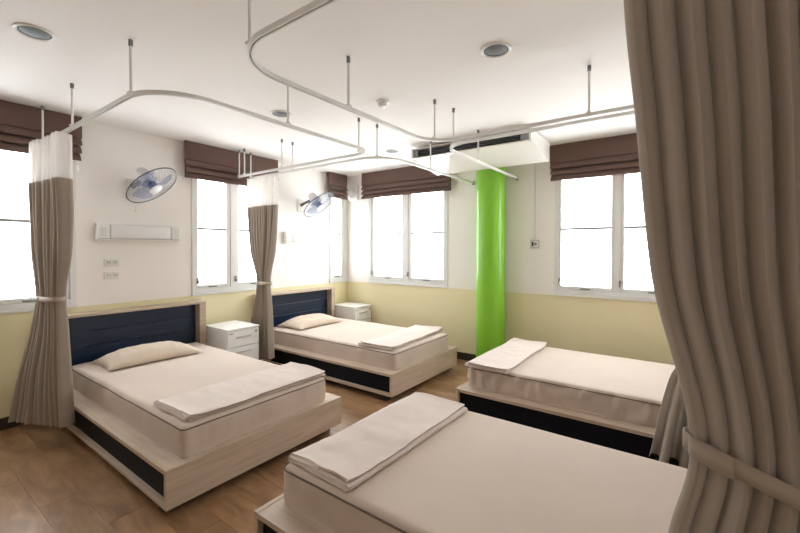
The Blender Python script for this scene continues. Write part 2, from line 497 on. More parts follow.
# ------------------------------------------------------------------ roman blinds
def blind(axis, lo, hi, label, bottom=2.19, seed=0):
    if axis == 'A': loc, rz, a, b = (0, 0, 0), 0, lo, hi
    elif axis == 'B': loc, rz, a, b = (0, 0, 0), -PI/2, -hi, -lo
    w = thing('roman_blind', label, 'blind', ((a+b)/2, 0, bottom) if axis == 'A' else (0, -(a+b)/2, bottom), rz, 'brown roman blinds')
    L = (b-a)/2; n = 24
    obj('head_rail', B(-L+.05, L-.05, -.085, -.002, H-bottom-.05, H-bottom-.002, bev=.003), 'blind', w)
    def strip(name, prof, inset=0, amp=.003, sd=0):
        bm = bmesh.new(); rows = []
        for i in range(n+1):
            u = -L+inset+(2*L-2*inset)*i/n
            r = []
            for k, (y, z) in enumerate(prof):
                wv = nz(u*2.3+sd*7.1+seed*3, z*3+sd, seed)*amp
                sg = -.010*(1-(u/L)**2)*nz(seed+.3, sd, .7)*(1 if k > 0 else 0)
                r.append(bm.verts.new((u, y+wv*2, z+sg+wv*.6)))
            rows.append(r)
        m = len(prof)
        for A, C in zip(rows, rows[1:]):
            for k in range(m): bm.faces.new((A[k], A[(k+1) % m], C[(k+1) % m], C[k]))
        bm.faces.new(rows[0]); bm.faces.new(rows[-1][::-1])
        return obj(name, bm, 'blind', w, smooth=True)
    zt = H-bottom-.003
    strip('panel', [(-.088, zt), (-.102, zt), (-.103, .30), (-.104, .215), (-.088, .21), (-.09, .30)], amp=.002, sd=1)
    strip('light_stop', [(-.060, zt), (-.066, zt), (-.066, .02), (-.060, .02)], inset=.012, amp=.001, sd=8)  # added backing strip; blocks window light leaking between the folds
    for k in range(3):
        z = .205-.068*k
        o_ = .003*k
        strip('fold', [(-.068, z+.010), (-.080, z+.010), (-.096, z-.004), (-.110, z-.024), (-.120-o_, z-.050), (-.118-o_, z-.060),
                       (-.108-o_, z-.060), (-.078, z-.040)], inset=.004+.004*k, amp=.004, sd=2+k)
    # lift cord and its pull
    bm = bmesh.new(); cyl(bm, (L-.02, -.075, .02), (L-.02, -.075, -.04), .002, n=6); cyl(bm, (L-.02, -.075, -.04), (L-.02, -.075, -.07), .006, .004, 8)
    obj('cord_pull', bm, 'white', w)
    return w
blind('A', -4.62, -3.465, 'dark brown roman blind half hidden by a taupe curtain with a white net top', 2.20, 1)
blind('A', -2.585, -1.41, 'brown roman blind over the window crossed by curtain rails and three hanger rods', 2.19, 2)
blind('A', -.50, -.115, 'narrow brown roman blind next to the room corner', 2.205, 3)
blind('B', -1.925, -.39, 'wide brown roman blind between the room corner and the green column', 2.195, 4)
blind('B', -4.56, -3.175, 'dark brown roman blind at the end of the ceiling air conditioner', 2.19, 5)

# ------------------------------------------------------------------ round green column
o = obj('column', lathe(bmesh.new(), [(0, 0), (.168, 0), (.168, H), (0, H)], 64), 'green', smooth=True)
o.location = (-.175, -2.51, 0)
tag(o, 'round glossy lime green column standing against the wall under the air conditioner', 'column')

# ------------------------------------------------------------------ beds
BW, BL = 1.301, 2.2
def make_bed():
    t = thing('bed', '', 'bed', group='platform beds'); h = BW/2
    obj('foot_panel', B(-h, h, -BL, -BL+.025, .062, .275, bev=.0015), 'wood', t)
    obj('deck', B(-h, h, -BL+.0255, -.002, .249, .2735, bev=.0015), 'wood_y', t)
    for s in (-1, 1):
        x0, x1 = sorted((s*(h-.03), s*(h-.05)))
        obj('side_panel', B(x0, x1, -BL+.026, -.151, .0885, .2485), 'black', t)
        x0, x1 = sorted((s*(h-.15), s*h))
        obj('bottom_rail', B(x0, x1, -BL+.0255, -.151, .062, .088, bev=.0015), 'wood_y', t)
        for y in (-BL+.09, -.3):
            x0, x1 = sorted((s*(h-.03), s*(h-.11)))
            obj('leg', B(x0, x1, y, y+.07, 0, .0615, bev=.003), 'leg', t)
    obj('plinth', B(-h+.2, h-.2, -BL+.3, -.3, 0, .0615), 'leg', t)
    hb = obj('headboard', B(-h, h, -.03, -.004, .062, .874), 'wood', t)
    for s in (-1, 1):
        x0, x1 = sorted((s*h, s*(h-.068)))
        obj('headboard_side', B(x0, x1, -.15, -.0305, .274, .8735, bev=.0015), 'wood', hb)
    obj('headboard_top', B(-h+.0685, h-.0685, -.15, -.0305, .848, .8735, bev=.0015), 'wood', hb)
    zs = [.28+.1415*i for i in range(5)]
    for i, (z0, z1) in enumerate(zip(zs, zs[1:])):
        obj('headboard_plank', B(-h+.069, h-.069, -.055, -.031, z0+.0015, z1-.0015, bev=.003), 'navy', hb)
        if i < 3:
            for s in (-1, 1):
                x0, x1 = sorted((s*(h-.15), s*(h-.21)))
                obj('finger_slot', B(x0, x1, -.0565, -.050, z1-.009, z1+.006, bev=.003), 'hole', hb)
    return t
bed = make_bed()
BEDS = [
    (-3.0455, 0, 0, 'pale wood platform bed with navy headboard beside the white cabinet and curtain', 0),
    (-1.0805, 0, 0, 'pale wood platform bed with navy headboard near the room corner and the corner cabinet', 1),
    (-1.0425, -5.046, PI, 'pale wood platform bed with black side in front of the green column and yellow wall', 2),
    (-2.9565, -5.046, PI, 'pale wood platform bed with no headboard in view beside the big taupe curtain', 3),
]
for i, (x, y, r, lab, k) in enumerate(BEDS):
    b_ = bed if i == 0 else copy_tree(bed)
    b_.location = (x, y, 0); b_.rotation_euler = (0, 0, r); b_['label'] = lab

MZ0, MZ1 = .2735, .452
def make_mattress(i, x, y, r, label):
    """fitted-sheet mattress; origin at its base centre"""
    dx, y0, y1 = 1.09, -.16, -BL+.048
    dy = y0-y1; hz = MZ1-MZ0
    wr = (.012, .012, .030, .012)[i]
    def disp(p, n):
        s = 1-abs(n.z)
        ph = (p.y if abs(n.x) > abs(n.y) else p.x)
        tz = (p.z+hz/2)/hz
        rip = nz(ph*(17 if i == 2 else 6)+i*9, p.z*(3+2*i), i)*wr*(.4+tz)+nz(ph*30, p.z*8, i+5)*wr*.35
        rip *= (1-.75*max(0, min(1, tz))**6)
        bul = .006*math.sin(PI*max(0, min(1, tz)))
        top = (nz(p.x*2.2+i*3, p.y*2.2, i*2)*.002+nz(p.x*6, p.y*5+i, 4)*.001) if n.z > .5 else 0
        dome = .003*(1-(2*p.x/dx)**2)*(1-(2*p.y/dy)**4) if n.z > .5 else 0
        return Vector((n.x*s*(rip+bul), n.y*s*(rip+bul), top+dome))
    bm = rgrid(bmesh.new(), dx-.012, dy-.012, hz, .032, 40, 130 if i == 2 else 70, 8, disp, True)
    for v in bm.verts: v.co.z += hz/2+.0005
    o = obj('mattress', bm, 'sheet', None, smooth='all')
    # piping along the top edge
    pts = []
    R = .034; ex, ey = dx/2-.005, dy/2-.005
    for cx, cy, a0 in ((ex-R, ey-R, 0), (-ex+R, ey-R, 90), (-ex+R, -ey+R, 180), (ex-R, -ey+R, 270)):
        for k in range(9):
            a = math.radians(a0+90*k/8); pts.append((cx+R*math.cos(a), cy+R*math.sin(a)))
    full = []
    for k in range(len(pts)):
        (xa, ya), (xb, yb) = pts[k], pts[(k+1) % len(pts)]
        n = max(1, int(math.hypot(xb-xa, yb-ya)/.06))
        for q in range(n): full.append((xa+(xb-xa)*q/n, ya+(yb-ya)*q/n))
    path = []
    for (px, py) in full:
        path.append((px*(1+.002*nz(py*3, px*3, i)), py, hz-.020+.004*nz(px*4+i, py*4, 1)))
    pr = [(.0042*math.cos(2*PI*k/8), .0042*math.sin(2*PI*k/8)) for k in range(8)]
    obj('piping', sweep(bmesh.new(), path, pr, closed=True), 'piping', o, smooth='all')
    o.location = (x, y+(y0+y1)/2*(1 if r == 0 else -1), MZ0)
    o.rotation_euler = (0, 0, r)
    tag(o, label, 'mattress', 'sheeted mattresses')
ML = ['beige sheeted mattress with pillow on the bed beside the white cabinet and navy headboard',
      'beige sheeted mattress with pillow on the bed near the room corner',
      'beige mattress with gathered wrinkled sides on the bed before the green column',
      'beige sheeted mattress with dark piping lying beside the big taupe curtain']
for i, (x, y, r, lab, k) in enumerate(BEDS): make_mattress(i, x, y, r, ML[i])

def pillow(x, y, dx, dy, rz, label, seed):
    NU, NV = 56, 40; bm = bmesh.new(); tk = .060
    top, bot = {}, {}
    for i in range(NU+1):
        for j in range(NV+1):
            u, v = -1+2*i/NU, -1+2*j/NV
            ex = 1-.07*(1-abs(v)**3)*1 ; ey = 1-.09*(1-abs(u)**3)
            px, py = u*dx/2*(1-.05*(1-v*v)), v*dy/2*(1-.07*(1-u*u))
            e = max(0, 1-abs(u)**2.6)**.62*max(0, 1-abs(v)**2.4)**.62
            wr = nz(px*9+seed*5, py*14, seed)*.012+nz(px*26+seed, py*16-px*8, 3)*.009
            edge = 1 if (i in (0, NU) or j in (0, NV)) else 0
            rad = max(abs(u), abs(v))
            zz = e*tk*1.75
            zt = .020+zz+(wr*(.35+rad)*e)
            lo = .002+.016*(rad**6)
            if edge:
                top[i, j] = bot[i, j] = bm.verts.new((px, py, .016+.004*nz(px*12, py*12, seed)))
            else:
                top[i, j] = bm.verts.new((px, py, zt)); bot[i, j] = bm.verts.new((px, py, lo))
    for D in (top, bot):
        for i in range(NU):
            for j in range(NV): bm.faces.new((D[i, j], D[i+1, j], D[i+1, j+1], D[i, j+1]))
    o = obj('pillow', bm, 'pillow', None, smooth='all')
    # stitched edge seam
    path = []
    def P_(u, v): return (u*dx/2*(1-.05*(1-v*v)), v*dy/2*(1-.07*(1-u*u)), .016+.004*nz(u*dx*6, v*dy*6, seed))
    for k in range(30): path.append(P_(-1+2*k/30, -1))
    for k in range(24): path.append(P_(1, -1+2*k/24))
    for k in range(30): path.append(P_(1-2*k/30, 1))
    for k in range(24): path.append(P_(-1, 1-2*k/24))
    pr = [(.003*math.cos(2*PI*k/6), .003*math.sin(2*PI*k/6)) for k in range(6)]
    obj('seam', sweep(bmesh.new(), path, pr, closed=True), 'pillow', o, smooth='all')
    o.location = (x, y, MZ1+.005); o.rotation_euler = (0, 0, rz)
    tag(o, label, 'pillow', 'beige pillows')
pillow(-3.09, -.485, .74, .42, -.03, 'beige pillow leaning at the navy headboard next to the white cabinet', 1)
pillow(-1.15, -.43, .73, .44, .02, 'beige pillow on the bed near the room corner', 2)

def blanket(x, y, dx, dy, rz, label, seed, lift=0, lay=3, fold=1):
    """sheet folded into a flat pad: serpentine cross-section in y-z, extruded along x"""
    t = .0062; gap = .0042; n = 60
    prof = []           # centre line of the cloth
    hw = dy/2
    for l in range(lay):
        z = t/2+l*(t+gap)
        a, b = (-hw, hw) if (l % 2 == 0) == (fold > 0) else (hw, -hw)
        sh = -.008*l
        a2, b2 = a*(1-.01*l), b*(1-.03*l)
        for k in range(15): prof.append((a2+(b2-a2)*k/14, z))
        if l < lay-1:
            s = 1 if b > 0 else -1
            for q in (-50, 0, 50):
                prof.append((b2+s*.0065*math.cos(math.radians(q)), z+(t+gap)/2+(t+gap)/2*math.sin(math.radians(q))))
    m = len(prof)
    # offset outline
    def off(k, sgn):
        a, c = prof[max(k-1, 0)], prof[min(k+1, m-1)]
        dx_, dz_ = c[0]-a[0], c[1]-a[1]; L = math.hypot(dx_, dz_) or 1
        return (prof[k][0]-sgn*dz_/L*t/2, prof[k][1]+sgn*dx_/L*t/2)
    outline = [off(k, 1) for k in range(m)]+[off(k, -1) for k in range(m-1, -1, -1)]
    bm = bmesh.new(); rows = []
    zmax = lay*(t+gap)
    for i in range(n+1):
        u = -1+2*i/n; X = u*dx/2
        r = []
        for (py, pz) in outline:
            tl = pz/zmax
            sk = nz(X*1.3+seed, pz*40, seed)*.012*tl+.012*nz(seed, tl*3, 1)
            wz = (nz(X*3+seed*4, py*4, seed)*.010+nz(X*8, py*7+seed, 2)*.006+nz(X*15+seed, py*19, 6)*.004)*tl
            endx = (nz(py*6+seed, round(tl*lay-.5)*1.7, seed+9)*.022+.010*tl*math.copysign(1, -u))*abs(u)**6
            cur = .012*tl*(abs(u)**10)
            r.append(bm.verts.new((X+endx, py+sk+nz(X*2.5, seed, 3)*.006, max(.0004, pz+wz+cur)+.0)))
        rows.append(r)
    M = len(outline)
    for A, C in zip(rows, rows[1:]):
        for k in range(M): bm.faces.new((A[k], A[(k+1) % M], C[(k+1) % M], C[k]))
    f1 = bm.faces.new(rows[0]); f2 = bm.faces.new(rows[-1][::-1])
    bmesh.ops.triangulate(bm, faces=[f1, f2])
    o = obj('folded_blanket', bm, 'blanket', None, smooth=True)
    o.location = (x, y, MZ1+.0065+lift); o.rotation_euler = (0, 0, rz)
    tag(o, label, 'blanket', 'folded beige blankets')
blanket(-3.02, -1.905, 1.05, .43, -.01, 'folded beige blanket across the foot of the bed beside the white cabinet', 1)
blanket(-1.05, -1.865, 1.12, .40, .06, 'folded beige blanket across the foot of the bed near the room corner', 2)
blanket(-1.07, -3.085, 1.12, .36, 0, 'folded pale blanket at the foot of the bed before the green column', 3)
blanket(-2.965, -3.12, 1.02, .38, -.03, 'folded beige blanket on the mattress with dark piping beside the big curtain', 4, fold=-1)

# ------------------------------------------------------------------ bedside cabinets
def make_cabinet():
    t = thing('bedside_cabinet', '', 'cabinet', group='white drawer cabinets')
    w, d, h = .375, .47, .60     # local: front at y=-d, back at 0
    bm = bmesh.new()
    box(bm, -w/2, w/2, -d+.02, 0, .03, h-.022, .003)
    obj('body', bm, 'steel', t)
    obj('top', B(-w/2-.003, w/2+.003, -d-.002, .0, h-.0215, h, bev=.004), 'steel', t)
    obj('plinth', B(-w/2+.02, w/2-.02, -d+.05, -.02, 0, .0295), 'grey', t)
    zs = [(.035, .215), (.22, .40), (.405, .575)]
    for k, (z0, z1) in enumerate(zs):
        dr = obj('drawer', B(-w/2+.004, w/2-.004, -d, -d+.0195, z0, z1-.004, bev=.003), 'steel', t)
        bm = bmesh.new(); zc = z1-.075 if k == 2 else z1-.06
        box(bm, -.085, .085, -d-.012, -d-.0005, zc-.005, zc+.012, .003)
        obj('pull', bm, 'pull', dr)
        if k == 2:
            bm = cyl(bmesh.new(), (w/2-.04, -d-.006, z1-.035), (w/2-.04, -d-.0002, z1-.035), .011, n=20)
            cyl(bm, (w/2-.04, -d-.008, z1-.035), (w/2-.04, -d-.005, z1-.035), .006, n=14)
            obj('lock', bm, 'latch', dr)
            obj('name_plate', B(-w/2+.02, -w/2+.065, -d-.0015, -d-.0003, z1-.030, z1-.022), 'logo', dr)
    return t
cab = make_cabinet()
cab.location = (-2.197, -.085, 0); cab['label'] = 'white drawer cabinet between a bed and the tied curtain'
c2 = copy_tree(cab); c2.location = (-.222, -.06, 0); c2['label'] = 'white drawer cabinet in the room corner behind a bed'

# ------------------------------------------------------------------ ceiling curtain rails
ZR = 2.29
PROF = [(-.011, .013), (-.011, -.009), (-.004, -.009), (-.004, .004), (.004, .004), (.004, -.009), (.011, -.009), (.011, .013)]
def arc(cx, cy, r, a0, a1, n=14):
    return [(cx+r*math.cos(math.radians(a0+(a1-a0)*i/n)), cy+r*math.sin(math.radians(a0+(a1-a0)*i/n)), ZR) for i in range(n+1)]
def rail(label, path, rods, ends):
    p0 = path[len(path)//2]
    t = thing('curtain_rail', label, 'curtain rail', (0, 0, 0), group='ceiling curtain rails')
    obj('track', sweep(bmesh.new(), path, PROF), 'alu', t, smooth=True)
    for (x, y) in rods:
        r = obj('hanger_rod', cyl(bmesh.new(), (x, y, ZR+.013), (x, y, H-.001), .0075, n=12), 'alu', t, smooth=True)
        bm = cyl(bmesh.new(), (x, y, H-.034), (x, y, H-.0005), .0115, n=16)
        obj('ceiling_cap', bm, 'cap', r, smooth=True)
        obj('clamp', B(x-.017, x+.017, y-.012, y+.012, ZR+.0135, ZR+.024, bev=.002), 'alu', r)
    for (x, y, wx, wy) in ends:
        obj('end_bracket', B(x-wx, x+wx, y-wy, y+wy, ZR-.022, ZR+.022, bev=.003), 'cap', t)
    return t
rp = [(-3.74, -.15, ZR), (-3.74, -.9, ZR)]+arc(-3.74+.30, -2.18+.30, .30, 180, 270)+arc(-2.0-.16, -2.18+.16, .16, 270, 360)+[(-2.0, -1, ZR), (-2.0, -.15, ZR)]
rail('white curtain rail looping from the wall around the bed beside the white cabinet', rp,
     [(-3.74, -.165), (-3.74, -.91), (-3.735, -1.90), (-2.89, -2.18), (-2.03, -2.06), (-2.0, -.165), (-2.0, -.27), (-2.0, -.95)],
     [(-3.74, -.146, .016, .004), (-2.0, -.146, .016, .004)])
rr = [(-1.85, -.15, ZR), (-1.86, -1.0, ZR)]+arc(-1.86+.30, -2.2+.30, .30, 180, 270)+[(-1, -2.2, ZR), (-.012, -2.2, ZR)]
rail('white curtain rail bending from the back wall over the bed near the room corner', rr,
     [(-1.85, -.165), (-1.86, -.95), (-1.80, -2.08), (-1.05, -2.2)], [(-1.85, -.146, .016, .004), (-.006, -2.2, .0055, .016)])
rq = [(-3.69, YF+.012, ZR), (-3.69, -4, ZR)]+arc(-3.69+.30, -2.745-.30, .30, 180, 90)+arc(-1.925-.26, -2.745-.26, .26, 90, 0)+[(-1.925, -4, ZR), (-1.925, YF+.012, ZR)]
rail('long white curtain rail looping over the bed with dark piping and the big curtain', rq,
     [(-3.655, -2.90), (-3.69, -4.05), (-2.89, -2.745), (-2.005, -2.82), (-1.925, -3.90)], [(-3.69, YF+.006, .016, .0055), (-1.925, YF+.006, .016, .0055)])
rs = [(-.012, -2.77, ZR), (-.8, -2.77, ZR)]+arc(-1.81+.22, -2.77-.22, .22, 90, 180)+[(-1.81, -4, ZR), (-1.81, YF+.012, ZR)]
rail('white curtain rail bending from the green column wall over the wrinkled mattress', rs,
     [(-1.10, -2.77), (-1.755, -2.85), (-1.81, -4.6)], [(-.006, -2.77, .0055, .016), (-1.81, YF+.006, .016, .0055)])

# ------------------------------------------------------------------ tied privacy curtains
def herm(keys, z):
    """keys sorted by z descending: (z, v1, v2, ...); smooth monotone-ish interpolation"""
    ks = sorted(keys)
    if z <= ks[0][0]: return ks[0][1:]
    if z >= ks[-1][0]: return ks[-1][1:]
    for i in range(len(ks)-1):
        if ks[i][0] <= z <= ks[i+1][0]: break
    z0, z1 = ks[i][0], ks[i+1][0]; h = z1-z0; t = (z-z0)/h
    out = []
    for c in range(1, len(ks[0])):
        d = [(ks[j+1][c]-ks[j][c])/(ks[j+1][0]-ks[j][0]) for j in range(len(ks)-1)]
        def sl(j):
            if j == 0: return d[0]
            if j == len(ks)-1: return d[-1]
            a, b = d[j-1], d[j]
            return 0 if a*b <= 0 else 2*a*b/(a+b)
        m0, m1 = sl(i), sl(i+1); v0, v1 = ks[i][c], ks[i+1][c]
        out.append((2*t**3-3*t**2+1)*v0+(t**3-2*t**2+t)*h*m0+(-2*t**3+3*t**2)*v1+(t**3-t**2)*h*m1)
    return out
def curtain(label, keys, folds, seed, znet, tie, belt_w=.05, flap=False, per=14, drop=0.0, soft=True):
    """keys: (z, y_start, y_end, x_start, x_end, fold depth); cloth hangs from a rail along y"""
    ztop, zbot = max(k[0] for k in keys), min(k[0] for k in keys)
    ty0, ty1, tx, _, = tie[1], tie[2], tie[3], 0
    root = thing('privacy_curtain', label, 'curtain', (0, 0, 0), group='taupe privacy curtains')
    NU = folds*per
    js = [nz(i/per*.55+seed*11, seed, 0)*.9 for i in range(NU+1)]
    def point(i, z):
        u = i/NU
        ya, yb, xa, xb, A = herm(keys, z)
        ph = 2*PI*folds*u+js[i]*2.2+.5*nz(u*4+seed, z*1.3, seed)
        amp = A*(1+.55*nz(u*folds*.7+seed*3, z*.6, seed+2))
        q_ = 2*((ph/(2*PI)) % 1)-1; w = math.sin(ph) if soft else 1-2*math.sqrt(max(0, 1-q_*q_))
        pitchw = abs(yb-ya)/folds
        y = ya+(yb-ya)*u+pitchw*(.11 if soft else .05)*math.sin(2*ph)
        x = xa+(xb-xa)*u+amp*w*1.1+nz(u*7+seed, z*2.1, 5)*.008
        return Vector((x, y, z+(drop*u if z < zbot+.35 else 0)))
    def sheet(name, za, zb, rows, mat):
        bm = bmesh.new(); R = []
        for r in range(rows+1):
            z = za+(zb-za)*r/rows
            R.append([bm.verts.new(point(i, z)) for i in range(NU+1)])
        for a, b in zip(R, R[1:]):
            for i in range(NU): bm.faces.new((a[i], a[i+1], b[i+1], b[i]))
        return obj(name, bm, mat, root, smooth='all')
    fb = sheet('fabric', znet, zbot, 64, 'curtain')
    if ztop > znet: sheet('net_header', ztop, znet, 10, 'net')
    sheet_h = sheet('hem', zbot+.085, zbot+.078, 1, 'belt')
    # little gliders joining the header to the track
    bm = bmesh.new()
    for k in range(folds):
        p = point(int((k+.5)*per), ztop)
        box(bm, p.x-.003, p.x+.003, p.y-.003, p.y+.003, ztop-.01, ZR-.0095)
    g = obj('gliders', bm, 'white', root); g['kind'] = 'stuff'
    # tie-back: a band wound round the bundle
    zt, ya, yb, xc, hx, tilt = tie
    n = 48; bm = bmesh.new(); A_, B_ = [], []
    yc, hy = (ya+yb)/2, abs(yb-ya)/2
    for i in range(n):
        a = 2*PI*i/n
        ex = 2/2.6
        cx = math.copysign(abs(math.cos(a))**ex, math.cos(a)); sy = math.copysign(abs(math.sin(a))**ex, math.sin(a))
        x = xc+hx*cx+.003*nz(i*.9, seed, 2); y = yc+hy*sy
        z = zt+tilt*(y-yc)
        A_.append(bm.verts.new((x, y, z+belt_w/2))); B_.append(bm.verts.new((x, y, z-belt_w/2)))
    for i in range(n): bm.faces.new((A_[i], A_[(i+1) % n], B_[(i+1) % n], B_[i]))
    bl = obj('tieback', bm, 'belt', root, smooth='all')
    md = bl.modifiers.new('thickness', 'SOLIDIFY'); md.thickness = .003; md.offset = 1
    if flap:
        bm = bmesh.new(); n = 12; top, bot = [], []
        y0, y1, dx = flap
        for i in range(n+1):
            u = i/n; y = y0+(y1-y0)*u
            s = max(-1, min(1, (y-yc)/hy)); x = xc-hx*(max(0, 1-abs(s)**2.6))**(1/2.6)-.006-.004*math.sin(PI*u)
            z = zt+tilt*(y-yc)-.002
            top.append(bm.verts.new((x, y, z+belt_w/2+.001))); bot.append(bm.verts.new((x-.002, y, z-belt_w/2-.002)))
        for i in range(n): bm.faces.new((top[i], top[i+1], bot[i+1], bot[i]))
        fo = obj('tieback_flap', bm, 'belt', bl, smooth='all')
        md = fo.modifiers.new('thickness', 'SOLIDIFY'); md.thickness = .004
    else:
        obj('tieback_button', cyl(bmesh.new(), (xc-hx-.008, yc+hy*.1, zt), (xc-hx-.002, yc+hy*.1, zt), .010, n=14), 'hole', bl)
    return root
# beside the bed with the white cabinet
curtain('tied taupe curtain with white net top, in front of a window, no cabinet beside it',
        [(2.272, -.20, -.81, -3.80, -3.755, .045), (1.93, -.20, -.81, -3.80, -3.755, .050), (1.45, -.22, -.80, -3.80, -3.755, .045),
         (1.06, -.24, -.66, -3.785, -3.745, .032), (.90, -.25, -.69, -3.80, -3.745, .035), (.45, -.32, -.76, -3.90, -3.745, .045), (.17, -.36, -.82, -3.955, -3.745, .045)],
        10, 1, 1.95, (1.065, -.22, -.67, -3.765, .062, -.02), .036)
# between the two headboards
curtain('tied taupe curtain with white net top between the white cabinet and the corner bed',
        [(2.272, -.17, -.73, -1.875, -1.88, .040), (1.93, -.17, -.71, -1.875, -1.88, .042), (1.45, -.22, -.66, -1.875, -1.88, .042),
         (1.05, -.34, -.555, -1.875, -1.88, .030), (.90, -.33, -.57, -1.88, -1.88, .035), (.50, -.26, -.60, -1.89, -1.885, .045), (.20, -.23, -.63, -1.89, -1.885, .045)],
        10, 2, 1.94, (1.05, -.325, -.57, -1.878, .052, 0), .036)
# far curtain, mostly behind the big one
curtain('taupe curtain showing only its flared hem behind the big curtain and the wrinkled mattress',
        [(2.272, -4.42, -4.97, -1.92, -1.925, .040), (1.94, -4.42, -4.97, -1.92, -1.925, .042), (1.05, -4.50, -4.80, -1.92, -1.925, .032),
         (.70, -4.33, -4.86, -1.90, -1.92, .055), (.21, -4.235, -4.92, -1.89, -1.92, .07)],
        7, 3, 1.94, (1.05, -4.49, -4.82, -1.922, .056, 0), .04)
# big curtain near the viewer
curtain('big taupe curtain with dense folds and a wide tie band beside the dark-piped mattress',
        [(2.272, -4.275, -4.98, -3.69, -3.69, .032), (1.964, -4.285, -4.98, -3.69, -3.69, .032), (1.71, -4.308, -4.97, -3.69, -3.69, .032), (1.403, -4.336, -4.95, -3.69, -3.69, .030),
         (1.05, -4.405, -4.90, -3.695, -3.69, .020), (.875, -4.372, -4.93, -3.69, -3.69, .023), (.2, -4.30, -4.98, -3.69, -3.69, .036)],
        16, 4, 1.96, (1.0, -4.396, -4.915, -3.693, .036, .30), .034, flap=(-4.402, -4.468, 0), per=16, soft=False)

# ------------------------------------------------------------------ ceiling air conditioner
t = thing('air_conditioner', 'white ceiling air conditioner with dark louvre in front of the green column', 'air conditioner', (0, 0, 2.37))
ya, yb = -3.235, -1.89
prof = [(-.955, .200), (-.35, .200), (-.35, .005), (-.372, -.002), (-.925, .086), (-.948, .092), (-.950, .100), (-.875, .104), (-.875, .188), (-.955, .192)]
bd = obj('body', extrude_y(bmesh.new(), prof, ya+.02, yb-.02), 'ac_shell', t)
pe = [(-.960, .202), (-.346, .202), (-.346, .003), (-.372, -.006), (-.925, .081), (-.952, .089), (-.960, .106)]
for y0, y1 in ((ya, ya+.0195), (yb-.0195, yb)):
    bm = extrude_y(bmesh.new(), pe, y0, y1)
    obj('end_panel', bm, 'ac_shell', t)
obj('outlet', B(-.8745, -.870, ya+.06, yb-.06, .105, .187), 'dark', t)
for k, z in enumerate((.124, .147, .170)):
    obj('louvre', B(-.935, -.885, ya+.065, yb-.065, z-.003, z+.003, bev=.001), 'vane', t)
for y0, y1 in ((ya+.0205, ya+.105), (yb-.08, yb-.0205)):
    obj('outlet_end', B(-.948, -.876, y0, y1, .1055, .187, bev=.004), 'grey', t)
for y in (ya+.2, yb-.2):
    for x in (-.85, -.45):
        obj('mounting_bracket', B(x-.02, x+.02, y-.015, y+.015, .2005, H-2.37), 'grey', t)
# lower panel seams
ay = (ya+yb)/2
bm = bmesh.new()
for y in (ya+.45, yb-.45):
    A = [(-.90, .0795), (-.40, .0005)]
    v = [bm.verts.new((A[0][0], y-.0015, A[0][1])), bm.verts.new((A[0][0], y+.0015, A[0][1])), bm.verts.new((A[1][0], y+.0015, A[1][1])), bm.verts.new((A[1][0], y-.0015, A[1][1]))]
    bm.faces.new(v)
obj('panel_seam', bm, 'pull', t)

# its wall controller with conduit
t = thing('thermostat', 'small white wall controller at the foot of a thin conduit near the green column', 'thermostat', (0, -2.985, 1.505))
obj('back_plate', B(-.018, -.001, -.052, .052, -.050, .050, bev=.004), 'pull', t)
obj('cover', B(-.028, -.0185, -.040, .040, -.036, .036, bev=.004), 'offwhite', t)
obj('display', B(-.0305, -.0285, .008, .030, -.026, .028, bev=.001), 'hole', t)
obj('dial', cyl(bmesh.new(), (-.036, -.014, .002), (-.0285, -.014, .002), .016, n=24), 'grey', t, smooth=True)
obj('conduit', cyl(bmesh.new(), (-.010, 0, .0505), (-.010, 0, 1.09), .008, n=10), 'offwhite', t, smooth=True)

